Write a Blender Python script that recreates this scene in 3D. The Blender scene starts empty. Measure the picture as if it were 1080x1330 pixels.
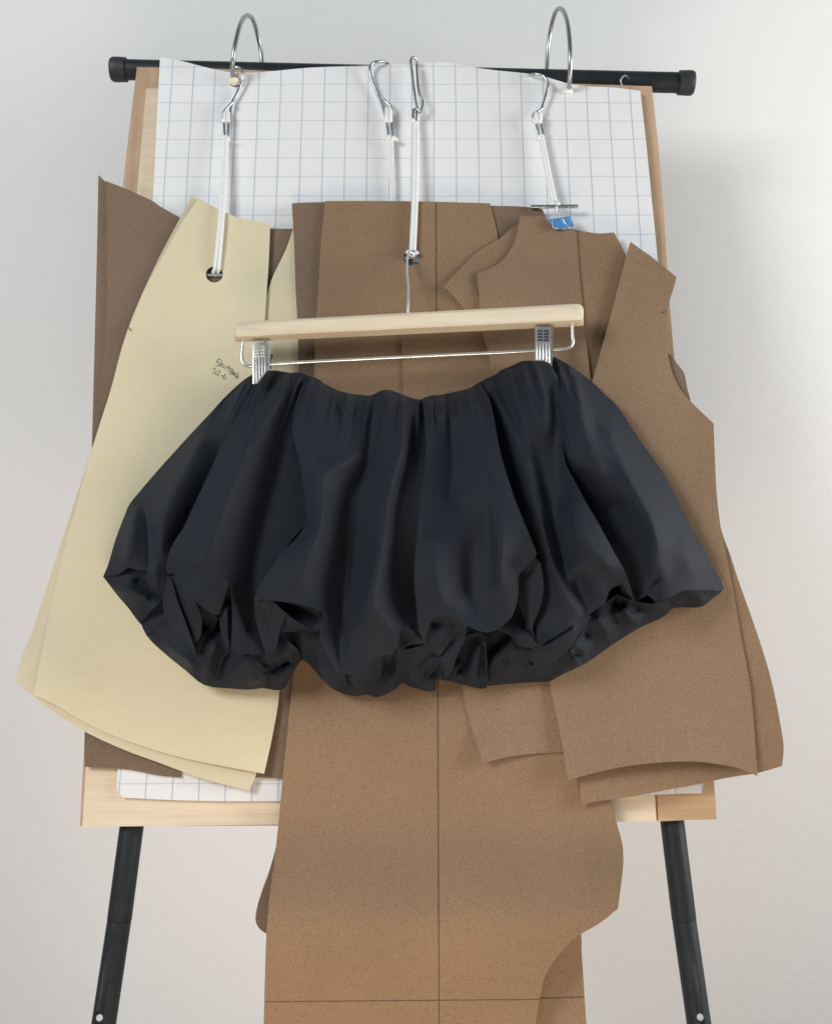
import bpy, bmesh, math, random
import numpy as np
from mathutils import Vector, geometry
R = math.radians
random.seed(4)
S = bpy.context.scene
COL = S.collection
Z0 = 1.25                      # height of the lens above the floor
CD = 1.25                      # metres from the lens to y = 0
K = 0.00072                    # tangent per photo pixel

# ------------------------------------------------------------ camera, world, lamps, exposure
cd = bpy.data.cameras.new('camera')
cam = bpy.data.objects.new('camera', cd)
COL.objects.link(cam)
cam.location = (0, -CD, Z0)
cam.rotation_euler = (R(90), 0, 0)
cd.sensor_fit = 'VERTICAL'
cd.sensor_height = 24
cd.lens = 24 / (1330 * K)
cd.clip_start = 0.05
cd.clip_end = 100
S.camera = cam
S.view_settings.view_transform = 'Standard'
S.view_settings.look = 'None'
S.view_settings.exposure = 0.04
S.view_settings.gamma = 1
w = bpy.data.worlds.new('World')
S.world = w
w.use_nodes = True
bg = w.node_tree.nodes['Background']
bg.inputs[0].default_value = (0.84, 0.92, 1.0, 1)
bg.inputs[1].default_value = 0.165


def lamp(name, loc, target, sx, sy, power, color):
    l = bpy.data.lights.new(name, 'AREA')
    l.shape = 'RECTANGLE'
    l.size = sx
    l.size_y = sy
    l.energy = power
    l.color = color
    o = bpy.data.objects.new(name, l)
    COL.objects.link(o)
    o.location = loc
    d = Vector(target) - Vector(loc)
    o.rotation_euler = d.to_track_quat('-Z', 'Y').to_euler()
    return o


lamp('window_light', (-1.75, -1.75, Z0 + 1.25), (0, 0.1, Z0 + .05), 0.9, 1.0, 45, (0.95, 0.98, 1.0))
lamp('second_window_light', (2.15, -0.50, Z0 + 0.45), (0.8, 0.35, Z0 + .1), 0.9, 1.2, 46, (1.0, 1.0, 0.98))
low = lamp('room_light_low', (-0.05, -1.05, Z0 - 1.15), (0.0, 0.0, Z0 - 0.12), 0.9, 0.5, 4.7, (1.0, 0.80, 0.61))
low.data.spread = R(100)

# ------------------------------------------------------------ geometry helpers
PA, PB = 1.268, 0.2881         # leaning plane of the display board: depth = PA + PB * height


def W(px, py, off=0.0):
    """point on the plane lying `off` metres in front of the leaning board"""
    u = (px - 540) * K
    v = (665 - py) * K
    t = (PA - off) / (1 - PB * v)
    return Vector((u * t, t - CD, v * t + Z0))


def depth_at(py, off=0.0):
    return (PA - off) / (1 - PB * (665 - py) * K)


def put(name, me, mats=None, parent=None):
    o = bpy.data.objects.new(name, me)
    COL.objects.link(o)
    if mats:
        for m in (mats if isinstance(mats, (list, tuple)) else [mats]):
            me.materials.append(m)
    if parent:
        o.parent = parent
        if o.parent.type == 'EMPTY':
            o.matrix_parent_inverse = parent.matrix_basis.inverted()
    return o


def thing(name, label, cat, loc=(0, 0, 0), group=None):
    o = bpy.data.objects.new(name, None)
    COL.objects.link(o)
    o.empty_display_size = 0.02
    o.location = loc
    tag(o, label, cat, group)
    return o


def tag(o, label, cat, group=None):
    o['label'] = label
    o['category'] = cat
    if group:
        o['group'] = group
    return o


def crom(pts, n=6, closed=False, sharp=40):
    """Hermite curve through points; keeps sharp corners sharp (first 2 comps decide the angle)"""
    P = [np.array(p, float) for p in pts]
    N = len(P)
    out = []

    def tang(i, seg):
        if not closed and (i == 0 or i == N - 1):
            return seg
        a = P[i] - P[i - 1]
        b = P[(i + 1) % N] - P[i]
        la, lb = np.linalg.norm(a), np.linalg.norm(b)
        if la < 1e-9 or lb < 1e-9:
            return seg
        c = np.dot(a, b) / la / lb
        if c < math.cos(R(sharp)):
            return seg
        t = (a / la + b / lb)
        return t / np.linalg.norm(t) * np.linalg.norm(seg)
    cnt = N if closed else N - 1
    for i in range(cnt):
        p, q = P[i], P[(i + 1) % N]
        seg = q - p
        m0, m1 = tang(i, seg), tang((i + 1) % N, seg)
        for k in range(n):
            t = k / n
            h = (2 * t**3 - 3 * t**2 + 1) * p + (t**3 - 2 * t**2 + t) * m0 + (-2 * t**3 + 3 * t**2) * q + (t**3 - t**2) * m1
            out.append(h)
    if not closed:
        out.append(P[-1])
    return out


def inside(x, y, poly):
    """vectorised point in polygon"""
    x = np.asarray(x, float); y = np.asarray(y, float)
    r = np.zeros(x.shape, bool)
    n = len(poly)
    for i in range(n):
        x1, y1 = poly[i][0], poly[i][1]
        x2, y2 = poly[(i + 1) % n][0], poly[(i + 1) % n][1]
        if y1 == y2:
            continue
        c = ((y1 > y) != (y2 > y)) & (x < (x2 - x1) * (y - y1) / (y2 - y1) + x1)
        r ^= c
    return r


def near_poly(x, y, poly):
    """nearest point on closed polygon and distance"""
    best = np.full(x.shape, 1e9); bx = x.copy(); by = y.copy()
    n = len(poly)
    for i in range(n):
        x1, y1 = poly[i][0], poly[i][1]
        x2, y2 = poly[(i + 1) % n][0], poly[(i + 1) % n][1]
        dx, dy = x2 - x1, y2 - y1
        L = dx * dx + dy * dy
        if L < 1e-9:
            continue
        t = np.clip(((x - x1) * dx + (y - y1) * dy) / L, 0, 1)
        qx, qy = x1 + t * dx, y1 + t * dy
        d = np.hypot(x - qx, y - qy)
        m = d < best
        best[m] = d[m]; bx[m] = qx[m]; by[m] = qy[m]
    return bx, by, best


def sheet_mesh(name, outline, off, thick, holes=(), g=13, sharp=40, n=4):
    """a cut sheet of card or board with real thickness; off(px,py) is its front face"""
    ol = [tuple(p) for p in crom(outline, n, True, sharp)]
    clean = []
    for p in ol:
        if not clean or math.hypot(p[0] - clean[-1][0], p[1] - clean[-1][1]) > 0.35:
            clean.append(p)
    ol = clean
    loops = [ol]
    for (cx, cy, rx, ry) in holes:
        loops.append([(cx + rx * math.cos(a), cy + ry * math.sin(a)) for a in [2 * math.pi * k / 28 for k in range(28)]])
    verts, edges = [], []
    for lp in loops:
        s = len(verts)
        verts += [Vector(p) for p in lp]
        edges += [(s + i, s + (i + 1) % len(lp)) for i in range(len(lp))]
    xs = [p[0] for p in ol]; ys = [p[1] for p in ol]
    gx, gy = np.meshgrid(np.arange(min(xs) + g * .5, max(xs), g), np.arange(min(ys) + g * .5, max(ys), g))
    gx = gx.ravel(); gy = gy.ravel()
    m = inside(gx, gy, ol)
    for lp in loops[1:]:
        m &= ~inside(gx, gy, lp)
    for lp in loops:
        _, _, d = near_poly(gx, gy, lp)
        m &= d > g * .4
    verts += [Vector((float(a), float(b))) for a, b in zip(gx[m], gy[m])]
    vo, eo, fo, _, _, _ = geometry.delaunay_2d_cdt(verts, edges, [], 0, 1e-4)
    fs = []
    cxs = np.array([sum(vo[i].x for i in f) / len(f) for f in fo]); cys = np.array([sum(vo[i].y for i in f) / len(f) for f in fo])
    keep = inside(cxs, cys, ol)
    for lp in loops[1:]:
        keep &= ~inside(cxs, cys, lp)
    for f, ok in zip(fo, keep):
        if ok:
            # consistent orientation facing the camera (-y)
            a, b, d = vo[f[0]], vo[f[1]], vo[f[2]]
            area = (b.x - a.x) * (d.y - a.y) - (b.y - a.y) * (d.x - a.x)
            fs.append(list(f) if area < 0 else list(reversed(f)))
    n0 = len(vo)
    co = [W(p.x, p.y, off(p.x, p.y)) for p in vo] + [W(p.x, p.y, off(p.x, p.y) - thick) for p in vo]
    faces = [tuple(f) for f in fs]
    back = [tuple(n0 + i for i in reversed(f)) for f in fs]
    ec = {}
    for f in fs:
        for i in range(len(f)):
            a, b = f[i], f[(i + 1) % len(f)]
            ec[(a, b)] = 1
    side = [(b, a, a + n0, b + n0) for (a, b) in ec if (b, a) not in ec]
    me = bpy.data.meshes.new(name)
    me.from_pydata([tuple(c) for c in co], [], faces + back + side)
    uv = me.uv_layers.new(name='UVMap')
    allv = list(vo) + list(vo)
    # metric coordinates in the sheet's own plane
    for poly in me.polygons:
        isside = poly.index >= 2 * len(fs)
        poly.use_smooth = not isside
        poly.material_index = 1 if isside else 0
        for li in poly.loop_indices:
            vi = me.loops[li].vertex_index
            p = allv[vi]
            q = W(p.x, p.y, 0.0)
            uv.data[li].uv = (q.x, (q.z - Z0) / math.cos(math.atan(PB)))
    # split smooth shading at the rim
    me.set_sharp_from_angle(angle=R(50))
    return me


def sheet(name, label, cat, outline, off, mats, thick=0.0009, holes=(), group=None, g=13, sharp=40, parent=None):
    me = sheet_mesh(name, outline, off, thick, holes, g, sharp)
    o = put(name, me, mats, parent)
    if label:
        tag(o, label, cat, group)
    return o


def tube_bm(bm, path, r, seg=10, cap=True, closed=False):
    P = [Vector(p) for p in path]
    n = len(P)
    rings = []
    prev = None
    for i, p in enumerate(P):
        if closed:
            d = (P[(i + 1) % n] - P[i - 1])
        else:
            d = P[min(i + 1, n - 1)] - P[max(i - 1, 0)]
        if d.length < 1e-9:
            d = Vector((0, 0, 1))
        d.normalize()
        if prev is None:
            a = Vector((0, 1, 0)) if abs(d.y) < .9 else Vector((1, 0, 0))
            a = (a - d * a.dot(d)).normalized()
        else:
            a = (prev - d * prev.dot(d))
            a = a.normalized() if a.length > 1e-6 else prev
        prev = a
        b = d.cross(a)
        rr = r[i] if isinstance(r, (list, tuple)) else r
        rings.append([bm.verts.new(p + (a * math.cos(t) + b * math.sin(t)) * rr) for t in [2 * math.pi * k / seg for k in range(seg)]])
    m = n if closed else n - 1
    for i in range(m):
        A, B = rings[i], rings[(i + 1) % n]
        for k in range(seg):
            f = bm.faces.new((A[k], A[(k + 1) % seg], B[(k + 1) % seg], B[k]))
            f.smooth = True
    if cap and not closed:
        bm.faces.new(list(reversed(rings[0])))
        bm.faces.new(rings[-1])


def finish(bm, name, mats, parent=None, bevel=0.0, seg=2):
    bmesh.ops.recalc_face_normals(bm, faces=bm.faces)
    if bevel:
        ed = [e for e in bm.edges if len(e.link_faces) == 2 and e.calc_face_angle(0) > R(30)]
        bmesh.ops.bevel(bm, geom=ed, offset=bevel, segments=seg, affect='EDGES', clamp_overlap=True, profile=.6)
        for f in bm.faces:
            f.smooth = True
    me = bpy.data.meshes.new(name)
    bm.to_mesh(me)
    bm.free()
    me.set_sharp_from_angle(angle=R(40))
    return put(name, me, mats, parent)


def wire(name, pts, r, mat, parent, n=7, seg=10, closed=False, sharp=70):
    """pts: (px, py, off_mm)"""
    w3 = [tuple(W(p[0], p[1], p[2] / 1000)) for p in pts]
    c = crom(w3, n, closed, sharp)
    bm = bmesh.new()
    tube_bm(bm, c, r, seg, True, closed)
    return finish(bm, name, mat, parent)


def blob_bm(bm, c, r, sc=(1, 1, 1), sub=2):
    ret = bmesh.ops.create_icosphere(bm, subdivisions=sub, radius=r)
    for v in ret['verts']:
        k = 1 + .12 * math.sin(v.co.x / r * 5 + v.co.z / r * 4)
        v.co = Vector((v.co.x * sc[0] * k, v.co.y * sc[1] * k, v.co.z * sc[2] * k)) + Vector(c)
    for f in bm.faces:
        f.smooth = True


def prism_px(bm, poly, off, thick):
    """polygon traced on the plane, given real thickness"""
    F = [bm.verts.new(W(p[0], p[1], off)) for p in poly]
    B = [bm.verts.new(W(p[0], p[1], off - thick)) for p in poly]
    bm.faces.new(F)
    bm.faces.new(list(reversed(B)))
    n = len(poly)
    for i in range(n):
        bm.faces.new((F[i], B[i], B[(i + 1) % n], F[(i + 1) % n]))


def ribbon(name, strokes, offfn, wd, mat, parent):
    """thin drawn strokes lying on a sheet"""
    bm = bmesh.new()
    for st in strokes:
        pts = [np.array(p, float) for p in st]
        rows = []
        for i, p in enumerate(pts):
            d = pts[min(i + 1, len(pts) - 1)] - pts[max(i - 1, 0)]
            d /= max(np.linalg.norm(d), 1e-6)
            nrm = np.array((-d[1], d[0])) * wd / 2
            a, b = p + nrm, p - nrm
            o_ = offfn(p[0], p[1]) + 0.00025
            rows.append((bm.verts.new(W(a[0], a[1], o_)), bm.verts.new(W(b[0], b[1], o_))))
        for i in range(len(rows) - 1):
            bm.faces.new((rows[i][0], rows[i][1], rows[i + 1][1], rows[i + 1][0]))
    return finish(bm, name, mat, parent)


def dense(a, b, n=40):
    return [(a[0] + (b[0] - a[0]) * i / n, a[1] + (b[1] - a[1]) * i / n) for i in range(n + 1)]


# ------------------------------------------------------------ materials
def mat(name, base, rough=.6, metal=0.0, spec=.5):
    m = bpy.data.materials.new(name)
    m.use_nodes = True
    b = m.node_tree.nodes['Principled BSDF']
    b.inputs['Base Color'].default_value = (*base, 1)
    b.inputs['Roughness'].default_value = rough
    b.inputs['Metallic'].default_value = metal
    b.inputs['Specular IOR Level'].default_value = spec
    return m, m.node_tree, b


def nn(nt, t, **kw):
    n = nt.nodes.new(t)
    for k, v in kw.items():
        setattr(n, k, v)
    return n


def noise(nt, vec, scale, detail=4, rough=.55, mapping=None):
    n = nn(nt, 'ShaderNodeTexNoise')
    n.inputs['Scale'].default_value = scale
    n.inputs['Detail'].default_value = detail
    n.inputs['Roughness'].default_value = rough
    if mapping:
        mp = nn(nt, 'ShaderNodeMapping')
        mp.inputs['Scale'].default_value = mapping
        nt.links.new(vec, mp.inputs['Vector'])
        vec = mp.outputs[0]
    nt.links.new(vec, n.inputs['Vector'])
    return n.outputs['Fac']


def ramp(nt, fac, stops):
    r = nn(nt, 'ShaderNodeValToRGB')
    e = r.color_ramp.elements
    e[0].position = stops[0][0]; e[0].color = (*stops[0][1], 1)
    e[1].position = stops[-1][0]; e[1].color = (*stops[-1][1], 1)
    for p, c in stops[1:-1]:
        x = e.new(p); x.color = (*c, 1)
    nt.links.new(fac, r.inputs[0])
    return r.outputs[0]


def mix(nt, a, b, fac, mode='MIX'):
    m = nn(nt, 'ShaderNodeMix', data_type='RGBA', blend_type=mode)
    for sock, v in ((m.inputs[0], fac), (m.inputs[6], a), (m.inputs[7], b)):
        if hasattr(v, 'is_linked') or hasattr(v, 'links'):
            nt.links.new(v, sock)
        elif isinstance(v, (tuple, list)):
            sock.default_value = (*v, 1)
        else:
            sock.default_value = v
    return m.outputs[2]


def math_(nt, op, a, b=None, c=None):
    m = nn(nt, 'ShaderNodeMath', operation=op)
    for i, v in enumerate((a, b, c)):
        if v is None:
            continue
        if hasattr(v, 'links'):
            nt.links.new(v, m.inputs[i])
        else:
            m.inputs[i].default_value = v
    return m.outputs[0]


def bump(nt, b, h, strength, dist):
    n = nn(nt, 'ShaderNodeBump')
    n.inputs['Strength'].default_value = strength
    n.inputs['Distance'].default_value = dist
    nt.links.new(h, n.inputs['Height'])
    nt.links.new(n.outputs[0], b.inputs['Normal'])


def objco(nt):
    return nn(nt, 'ShaderNodeTexCoord').outputs['Object']


# wall plaster
mWall, nt, b = mat('wall_plaster', (.735, .735, .728), .85, spec=.2)
oc = objco(nt)
n1 = noise(nt, oc, 55, 6, .6, (1, 1, 1.8))
n2 = noise(nt, oc, 9, 3, .5)
n3 = noise(nt, oc, 1.3, 2, .5)
nt.links.new(ramp(nt, n3, [(.3, (.715, .718, .715)), (.7, (.74, .742, .735))]), b.inputs['Base Color'])
hh = math_(nt, 'ADD', n1, math_(nt, 'MULTIPLY', n2, .35))
bump(nt, b, hh, .20, .003)


def card_material(name, base, var=1.0, scale=1.0):
    m, nt, b = mat(name, base, .82, spec=.25)
    oc = objco(nt)
    big = noise(nt, oc, 6, 3, .5)
    fib = noise(nt, oc, 900 * scale, 3, .7)
    fib2 = noise(nt, oc, 520 * scale, 4, .75, (1, 1, 1.3))
    c0 = tuple(x * (1 - .07 * var) for x in base)
    c1 = tuple(x * (1 + .07 * var) for x in base)
    c = ramp(nt, big, [(.3, c0), (.7, c1)])
    f = ramp(nt, fib, [(.32, (.62, .60, .58)), (.5, (1, 1, 1)), (.68, (1.0, 1.0, 1.0))])
    c = mix(nt, c, f, .8 * var, 'MULTIPLY')
    f2 = ramp(nt, fib2, [(.35, (.61, .58, .55)), (.62, (1.09, 1.09, 1.09))])
    c = mix(nt, c, f2, .6 * var, 'MULTIPLY')
    li = nn(nt, 'ShaderNodeTexVoronoi'); li.inputs['Scale'].default_value = 70
    nt.links.new(oc, li.inputs['Vector'])
    sp = ramp(nt, li.outputs['Distance'], [(.045, (1, 1, 1)), (.075, (0, 0, 0))])
    sel = ramp(nt, noise(nt, oc, 24, 2), [(.60, (0, 0, 0)), (.64, (1, 1, 1))])
    fac = math_(nt, 'MULTIPLY', sp, sel)
    c = mix(nt, c, tuple(x * .35 for x in base), math_(nt, 'MULTIPLY', fac, .7 * var))
    li2 = nn(nt, 'ShaderNodeTexVoronoi'); li2.inputs['Scale'].default_value = 63
    mp = nn(nt, 'ShaderNodeMapping'); mp.inputs['Location'].default_value = (3, 5, 2)
    nt.links.new(oc, mp.inputs[0]); nt.links.new(mp.outputs[0], li2.inputs['Vector'])
    sp2 = ramp(nt, li2.outputs['Distance'], [(.03, (1, 1, 1)), (.06, (0, 0, 0))])
    sel2 = ramp(nt, noise(nt, oc, 31, 2), [(.60, (0, 0, 0)), (.64, (1, 1, 1))])
    c = mix(nt, c, tuple(min(1, x * 2.6) for x in base), math_(nt, 'MULTIPLY', math_(nt, 'MULTIPLY', sp2, sel2), .5 * var))
    nt.links.new(c, b.inputs['Base Color'])
    bump(nt, b, math_(nt, 'ADD', fib2, fib), .22, .0006)
    return m


BROWN = (.292, .190, .114)
mCard = card_material('brown_card', BROWN)
mCardDark = card_material('brown_card_dark', (.222, .153, .106))  # darker tone for rear sheets; carries the shade on the centre-left one
mCardWarm = card_material('brown_card_warm', (.302, .200, .124))
mCardEdge, nt, b = mat('card_cut_edge', (.55, .42, .30), .9, spec=.1)


def manila(name, base):
    m, nt, b = mat(name, base, .6, spec=.35)
    oc = objco(nt)
    big = noise(nt, oc, 5, 3, .5)
    fn = noise(nt, oc, 140, 5, .65)
    c = ramp(nt, big, [(.3, tuple(x * .95 for x in base)), (.7, tuple(min(1, x * 1.03) for x in base))])
    c = mix(nt, c, ramp(nt, fn, [(.3, (.93, .92, .9)), (.7, (1, 1, 1))]), .6, 'MULTIPLY')
    nt.links.new(c, b.inputs['Base Color'])
    cr = noise(nt, oc, 18, 5, .6, (1, 1, 2.2))
    bump(nt, b, cr, .28, .003)
    return m


mCream = manila('manila_paper', (.71, .635, .43))
mCreamB = manila('manila_paper_back', (.68, .60, .42))
mCreamEdge, _, _ = mat('manila_cut_edge', (.80, .75, .58), .8, spec=.2)

# squared pad
mPad, nt, b = mat('squared_paper', (.76, .775, .79), .75, spec=.25)
uvn = nn(nt, 'ShaderNodeUVMap'); uvn.uv_map = 'UVMap'
sx = nn(nt, 'ShaderNodeSeparateXYZ'); nt.links.new(uvn.outputs[0], sx.inputs[0])
PX, PX0, PY, PY0 = .0292, -.0641, .0284, 0.0


def lines(co, pitch, ph, half):
    t = math_(nt, 'DIVIDE', math_(nt, 'SUBTRACT', co, ph), pitch)
    fr = math_(nt, 'FRACT', math_(nt, 'ADD', t, 1000.5))
    d = math_(nt, 'MULTIPLY', math_(nt, 'ABSOLUTE', math_(nt, 'SUBTRACT', fr, .5)), pitch)
    return math_(nt, 'SUBTRACT', 1.0, math_(nt, 'SMOOTHSTEP' if False else 'MINIMUM', math_(nt, 'DIVIDE', d, half), 1.0))


wob = math_(nt, 'MULTIPLY', math_(nt, 'SUBTRACT', noise(nt, uvn.outputs[0], 4, 1), .5), .004)
vl = lines(math_(nt, 'ADD', sx.outputs[0], wob), PX, PX0, .0011)
hl = lines(math_(nt, 'ADD', sx.outputs[1], wob), PY, PY0, .0010)
ink = noise(nt, uvn.outputs[0], 14, 3)
c = mix(nt, (.79, .795, .80), (.30, .38, .58), math_(nt, 'MULTIPLY', vl, math_(nt, 'ADD', math_(nt, 'MULTIPLY', ink, .6), .6)))
c = mix(nt, c, (.38, .40, .46), math_(nt, 'MULTIPLY', hl, math_(nt, 'ADD', math_(nt, 'MULTIPLY', ink, .8), .2)))
pf = noise(nt, uvn.outputs[0], 160, 4)
c = mix(nt, c, ramp(nt, pf, [(.3, (.94, .94, .94)), (.7, (1, 1, 1))]), .7, 'MULTIPLY')
nt.links.new(c, b.inputs['Base Color'])
bump(nt, b, noise(nt, uvn.outputs[0], 22, 5, .6), .35, .003)
mPadEdge, _, _ = mat('pad_edge', (.78, .78, .77), .8, spec=.2)


def wood(name, c0, c1, scale=1.0, vert=False, rough=.55):
    m, nt, b = mat(name, c0, rough, spec=.35)
    oc = objco(nt)
    st = (60, 20, 2.2) if vert else (2.2, 20, 60)
    g1 = noise(nt, oc, 1.6 * scale, 6, .6, st)
    g2 = noise(nt, oc, 7 * scale, 5, .6, tuple(x for x in st))
    big = noise(nt, oc, 3, 2)
    c = ramp(nt, g1, [(.3, c0), (.7, c1)])
    c = mix(nt, c, ramp(nt, g2, [(.3, (.86, .84, .8)), (.65, (1, 1, 1))]), .7, 'MULTIPLY')
    c = mix(nt, c, ramp(nt, big, [(.3, (.92, .9, .88)), (.7, (1, 1, 1))]), .8, 'MULTIPLY')
    nt.links.new(c, b.inputs['Base Color'])
    bump(nt, b, g2, .12, .0006)
    return m


mHang = wood('hanger_maple', (.76, .65, .47), (.86, .77, .61))
mPale = wood('pale_plywood', (.74, .61, .44), (.80, .68, .52))
mBoard = wood('board_wood', (.46, .30, .17), (.58, .40, .25), 1.3)
mBoardV = wood('board_wood_dark', (.50, .335, .215), (.60, .43, .29), 1.2, True)

mBlack, nt, b = mat('black_powder_coat', (.012, .015, .017), .5, spec=.36)
oc = objco(nt)
nt.links.new(ramp(nt, noise(nt, oc, 60, 4), [(.35, (.010, .014, .016)), (.7, (.017, .022, .025))]), b.inputs['Base Color'])
bump(nt, b, noise(nt, oc, 500, 2), .08, .0006)
mCapM, _, _ = mat('black_rubber', (.02, .023, .026), .55)
mSteel, nt, b = mat('galvanised_wire', (.52, .55, .56), .32, 1.0)
oc = objco(nt)
nt.links.new(ramp(nt, noise(nt, oc, 220, 3), [(.3, (.36, .39, .41)), (.7, (.62, .65, .66))]), b.inputs['Base Color'])
mSteelD, _, _ = mat('ring_steel', (.40, .42, .42), .36, 1.0)
mChrome, _, _ = mat('chrome', (.86, .86, .84), .25, .8)
mAlu, nt, b = mat('pressed_steel', (.66, .66, .64), .34, .9)
mCord, nt, b = mat('white_cord', (.84, .85, .84), .8, spec=.2)
wv = nn(nt, 'ShaderNodeTexWave'); wv.inputs['Scale'].default_value = 300; wv.bands_direction = 'DIAGONAL'
nt.links.new(objco(nt), wv.inputs[0])
bump(nt, b, wv.outputs['Fac'], .3, .001)
mKnot, _, _ = mat('yellowed_tape', (.80, .75, .58), .7)
mBlue, _, _ = mat('blue_enamel', (.08, .27, .55), .35)
mInk, _, _ = mat('pencil_ink', (.035, .03, .03), .8, spec=.1)
mPencil, _, _ = mat('pencil_line', (.10, .065, .04), .8, spec=.1)
mDark, _, _ = mat('dark_groove', (.03, .03, .03), .6)

# skirt taffeta
mSkirt, nt, b = mat('black_taffeta', (.012, .014, .020), .62, spec=.19)
b.inputs['Sheen Weight'].default_value = .06
b.inputs['Sheen Roughness'].default_value = .45
b.inputs['Sheen Tint'].default_value = (.75, .85, 1, 1)
oc = objco(nt)
nt.links.new(ramp(nt, noise(nt, oc, 7, 3), [(.3, (.0115, .0148, .0215)), (.7, (.0145, .0175, .0245))]), b.inputs['Base Color'])
wa = nn(nt, 'ShaderNodeTexWave'); wa.inputs['Scale'].default_value = 620; wa.bands_direction = 'X'
wb = nn(nt, 'ShaderNodeTexWave'); wb.inputs['Scale'].default_value = 620; wb.bands_direction = 'Z'
nt.links.new(oc, wa.inputs[0]); nt.links.new(oc, wb.inputs[0])
hs = math_(nt, 'ADD', math_(nt, 'ADD', wa.outputs['Fac'], wb.outputs['Fac']), math_(nt, 'MULTIPLY', noise(nt, oc, 60, 5, .6), 5))
hs = math_(nt, 'ADD', math_(nt, 'MULTIPLY', hs, .12), math_(nt, 'MULTIPLY', noise(nt, oc, 16, 5, .55), 9))
bump(nt, b, hs, .5, .0007)

# ------------------------------------------------------------ wall
WALLY = 1.62 - CD
bm = bmesh.new()
vs = [bm.verts.new(p) for p in ((-3, WALLY, 0), (3, WALLY, 0), (3, WALLY, 3), (-3, WALLY, 3))]
bm.faces.new(vs)
wl = finish(bm, 'wall', mWall)
wl['kind'] = 'structure'

# ------------------------------------------------------------ rack: rail and legs
rack = thing('display_rack', 'black metal tube rack with horizontal rail and splayed legs holding the wooden boards', 'rack', tuple(W(540, 1330, -.02)))
A = W(163, 90.5, -.022); B = W(882, 107.5, -.022)
bm = bmesh.new(); tube_bm(bm, [A, A.lerp(B, .5), B], .0136, 40); finish(bm, 'rail', mBlack, rack)
for (a, b_, ux) in ((A, B, -1), (B, A, 1)):
    d = (a - b_).normalized()
    bm = bmesh.new()
    p0, p1, p2, p3 = a - d * .002, a + d * .010, a + d * .016, a + d * .019
    tube_bm(bm, [p0, p0 + d * .0005, p1, p2, p3], [.0150, .0160, .0165, .0165, .0148], 40)
    o = finish(bm, 'end_cap', mCapM, rack)
for (x0, xm, x1, hx, hy) in ((173.5, 155, 132, 129.5, 1322), (871, 888, 910, 908.5, 1321)):
    a, m_, e = W(x0, 1056, -.018), W(xm, 1196, -.018), W(x1, 1350, -.018)
    bm = bmesh.new(); tube_bm(bm, [a, a.lerp(m_, .98), m_], [.0131, .0131, .0127], 36)
    up = finish(bm, 'leg_tube', mBlack, rack)
    bm = bmesh.new(); tube_bm(bm, [m_ + (m_ - e).normalized() * .01, m_, m_.lerp(e, .004), e], [.0121, .0121, .0128, .0128], 36)
    lo = finish(bm, 'leg_tube', mBlack, rack)
    c_ = W(hx, hy, -.018)
    bm = bmesh.new()
    dirv = (c_ - cam.location).normalized()
    tube_bm(bm, [c_ - dirv * .05, c_ + dirv * .05], .0036, 24)
    cut = finish(bm, 'cutter', None)
    md = lo.modifiers.new('hole', 'BOOLEAN'); md.object = cut; md.operation = 'DIFFERENCE'; md.solver = 'EXACT'
    bpy.context.view_layer.update()
    dg = bpy.context.evaluated_depsgraph_get()
    nm = bpy.data.meshes.new_from_object(lo.evaluated_get(dg))
    lo.modifiers.clear(); lo.data = nm
    bpy.data.objects.remove(cut)
    # rolled rim round the drilled hole
    side = dirv.cross(Vector((0, 0, 1))).normalized(); upv = side.cross(dirv)
    f0 = c_ - dirv * .0125
    bm = bmesh.new()
    tube_bm(bm, [f0 + side * 0.0041 * math.cos(t) + upv * 0.0041 * math.sin(t) for t in [2 * math.pi * k / 24 for k in range(24)]], .0008, 8, False, True)
    finish(bm, 'hole_rim', mCapM, rack)

# ------------------------------------------------------------ boards
def flat(mm):
    return lambda x, y: mm / 1000


sheet('wooden_board', 'brown wooden drawing board at the very back, its right edge showing beside the pad', 'board',
      [(178, 87), (300, 90), (520, 99), (700, 107), (846, 112), (858, 230), (868, 380), (880, 520), (900, 720), (918, 900), (930, 1064), (700, 1069), (400, 1072), (104, 1073), (110, 960), (125, 700), (143, 430), (160, 240)],
      flat(0), [mBoardV, mBoardV], .014, g=60, sharp=8)
sheet('wooden_strip', 'brown wooden batten across the lower right corner of the board, grain running sideways', 'batten',
      [(853, 1000), (924, 1000), (930, 1063), (854, 1067)], flat(3), [mBoard, mBoard], .0028, g=40, sharp=8)
sheet('plywood_panel', 'pale plywood panel behind the squared pad with its bottom edge showing left and right', 'board',
      [(190, 115), (500, 112), (800, 118), (812, 400), (835, 800), (852, 1067), (600, 1069), (365, 1071), (107, 1074), (118, 900), (140, 650), (165, 400), (178, 250)],
      flat(5), [mPale, mPale], .0045, g=60, sharp=8)


# ------------------------------------------------------------ squared pad
def pad_off(x, y):
    t = max(0.0, 1 - (y - 80) / 260)
    o = 9.5 + t * (2.6 * math.sin((x - 180) / 92) + 1.8 * math.sin((x - 150) / 43)) * .8
    o += 5.0 * max(0, (x - 740) / 120) * max(0, 1 - abs(y - 260) / 160) * 0.6
    if x < 235:
        o += (235 - x) * .10 * t
    return o / 1000


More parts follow.
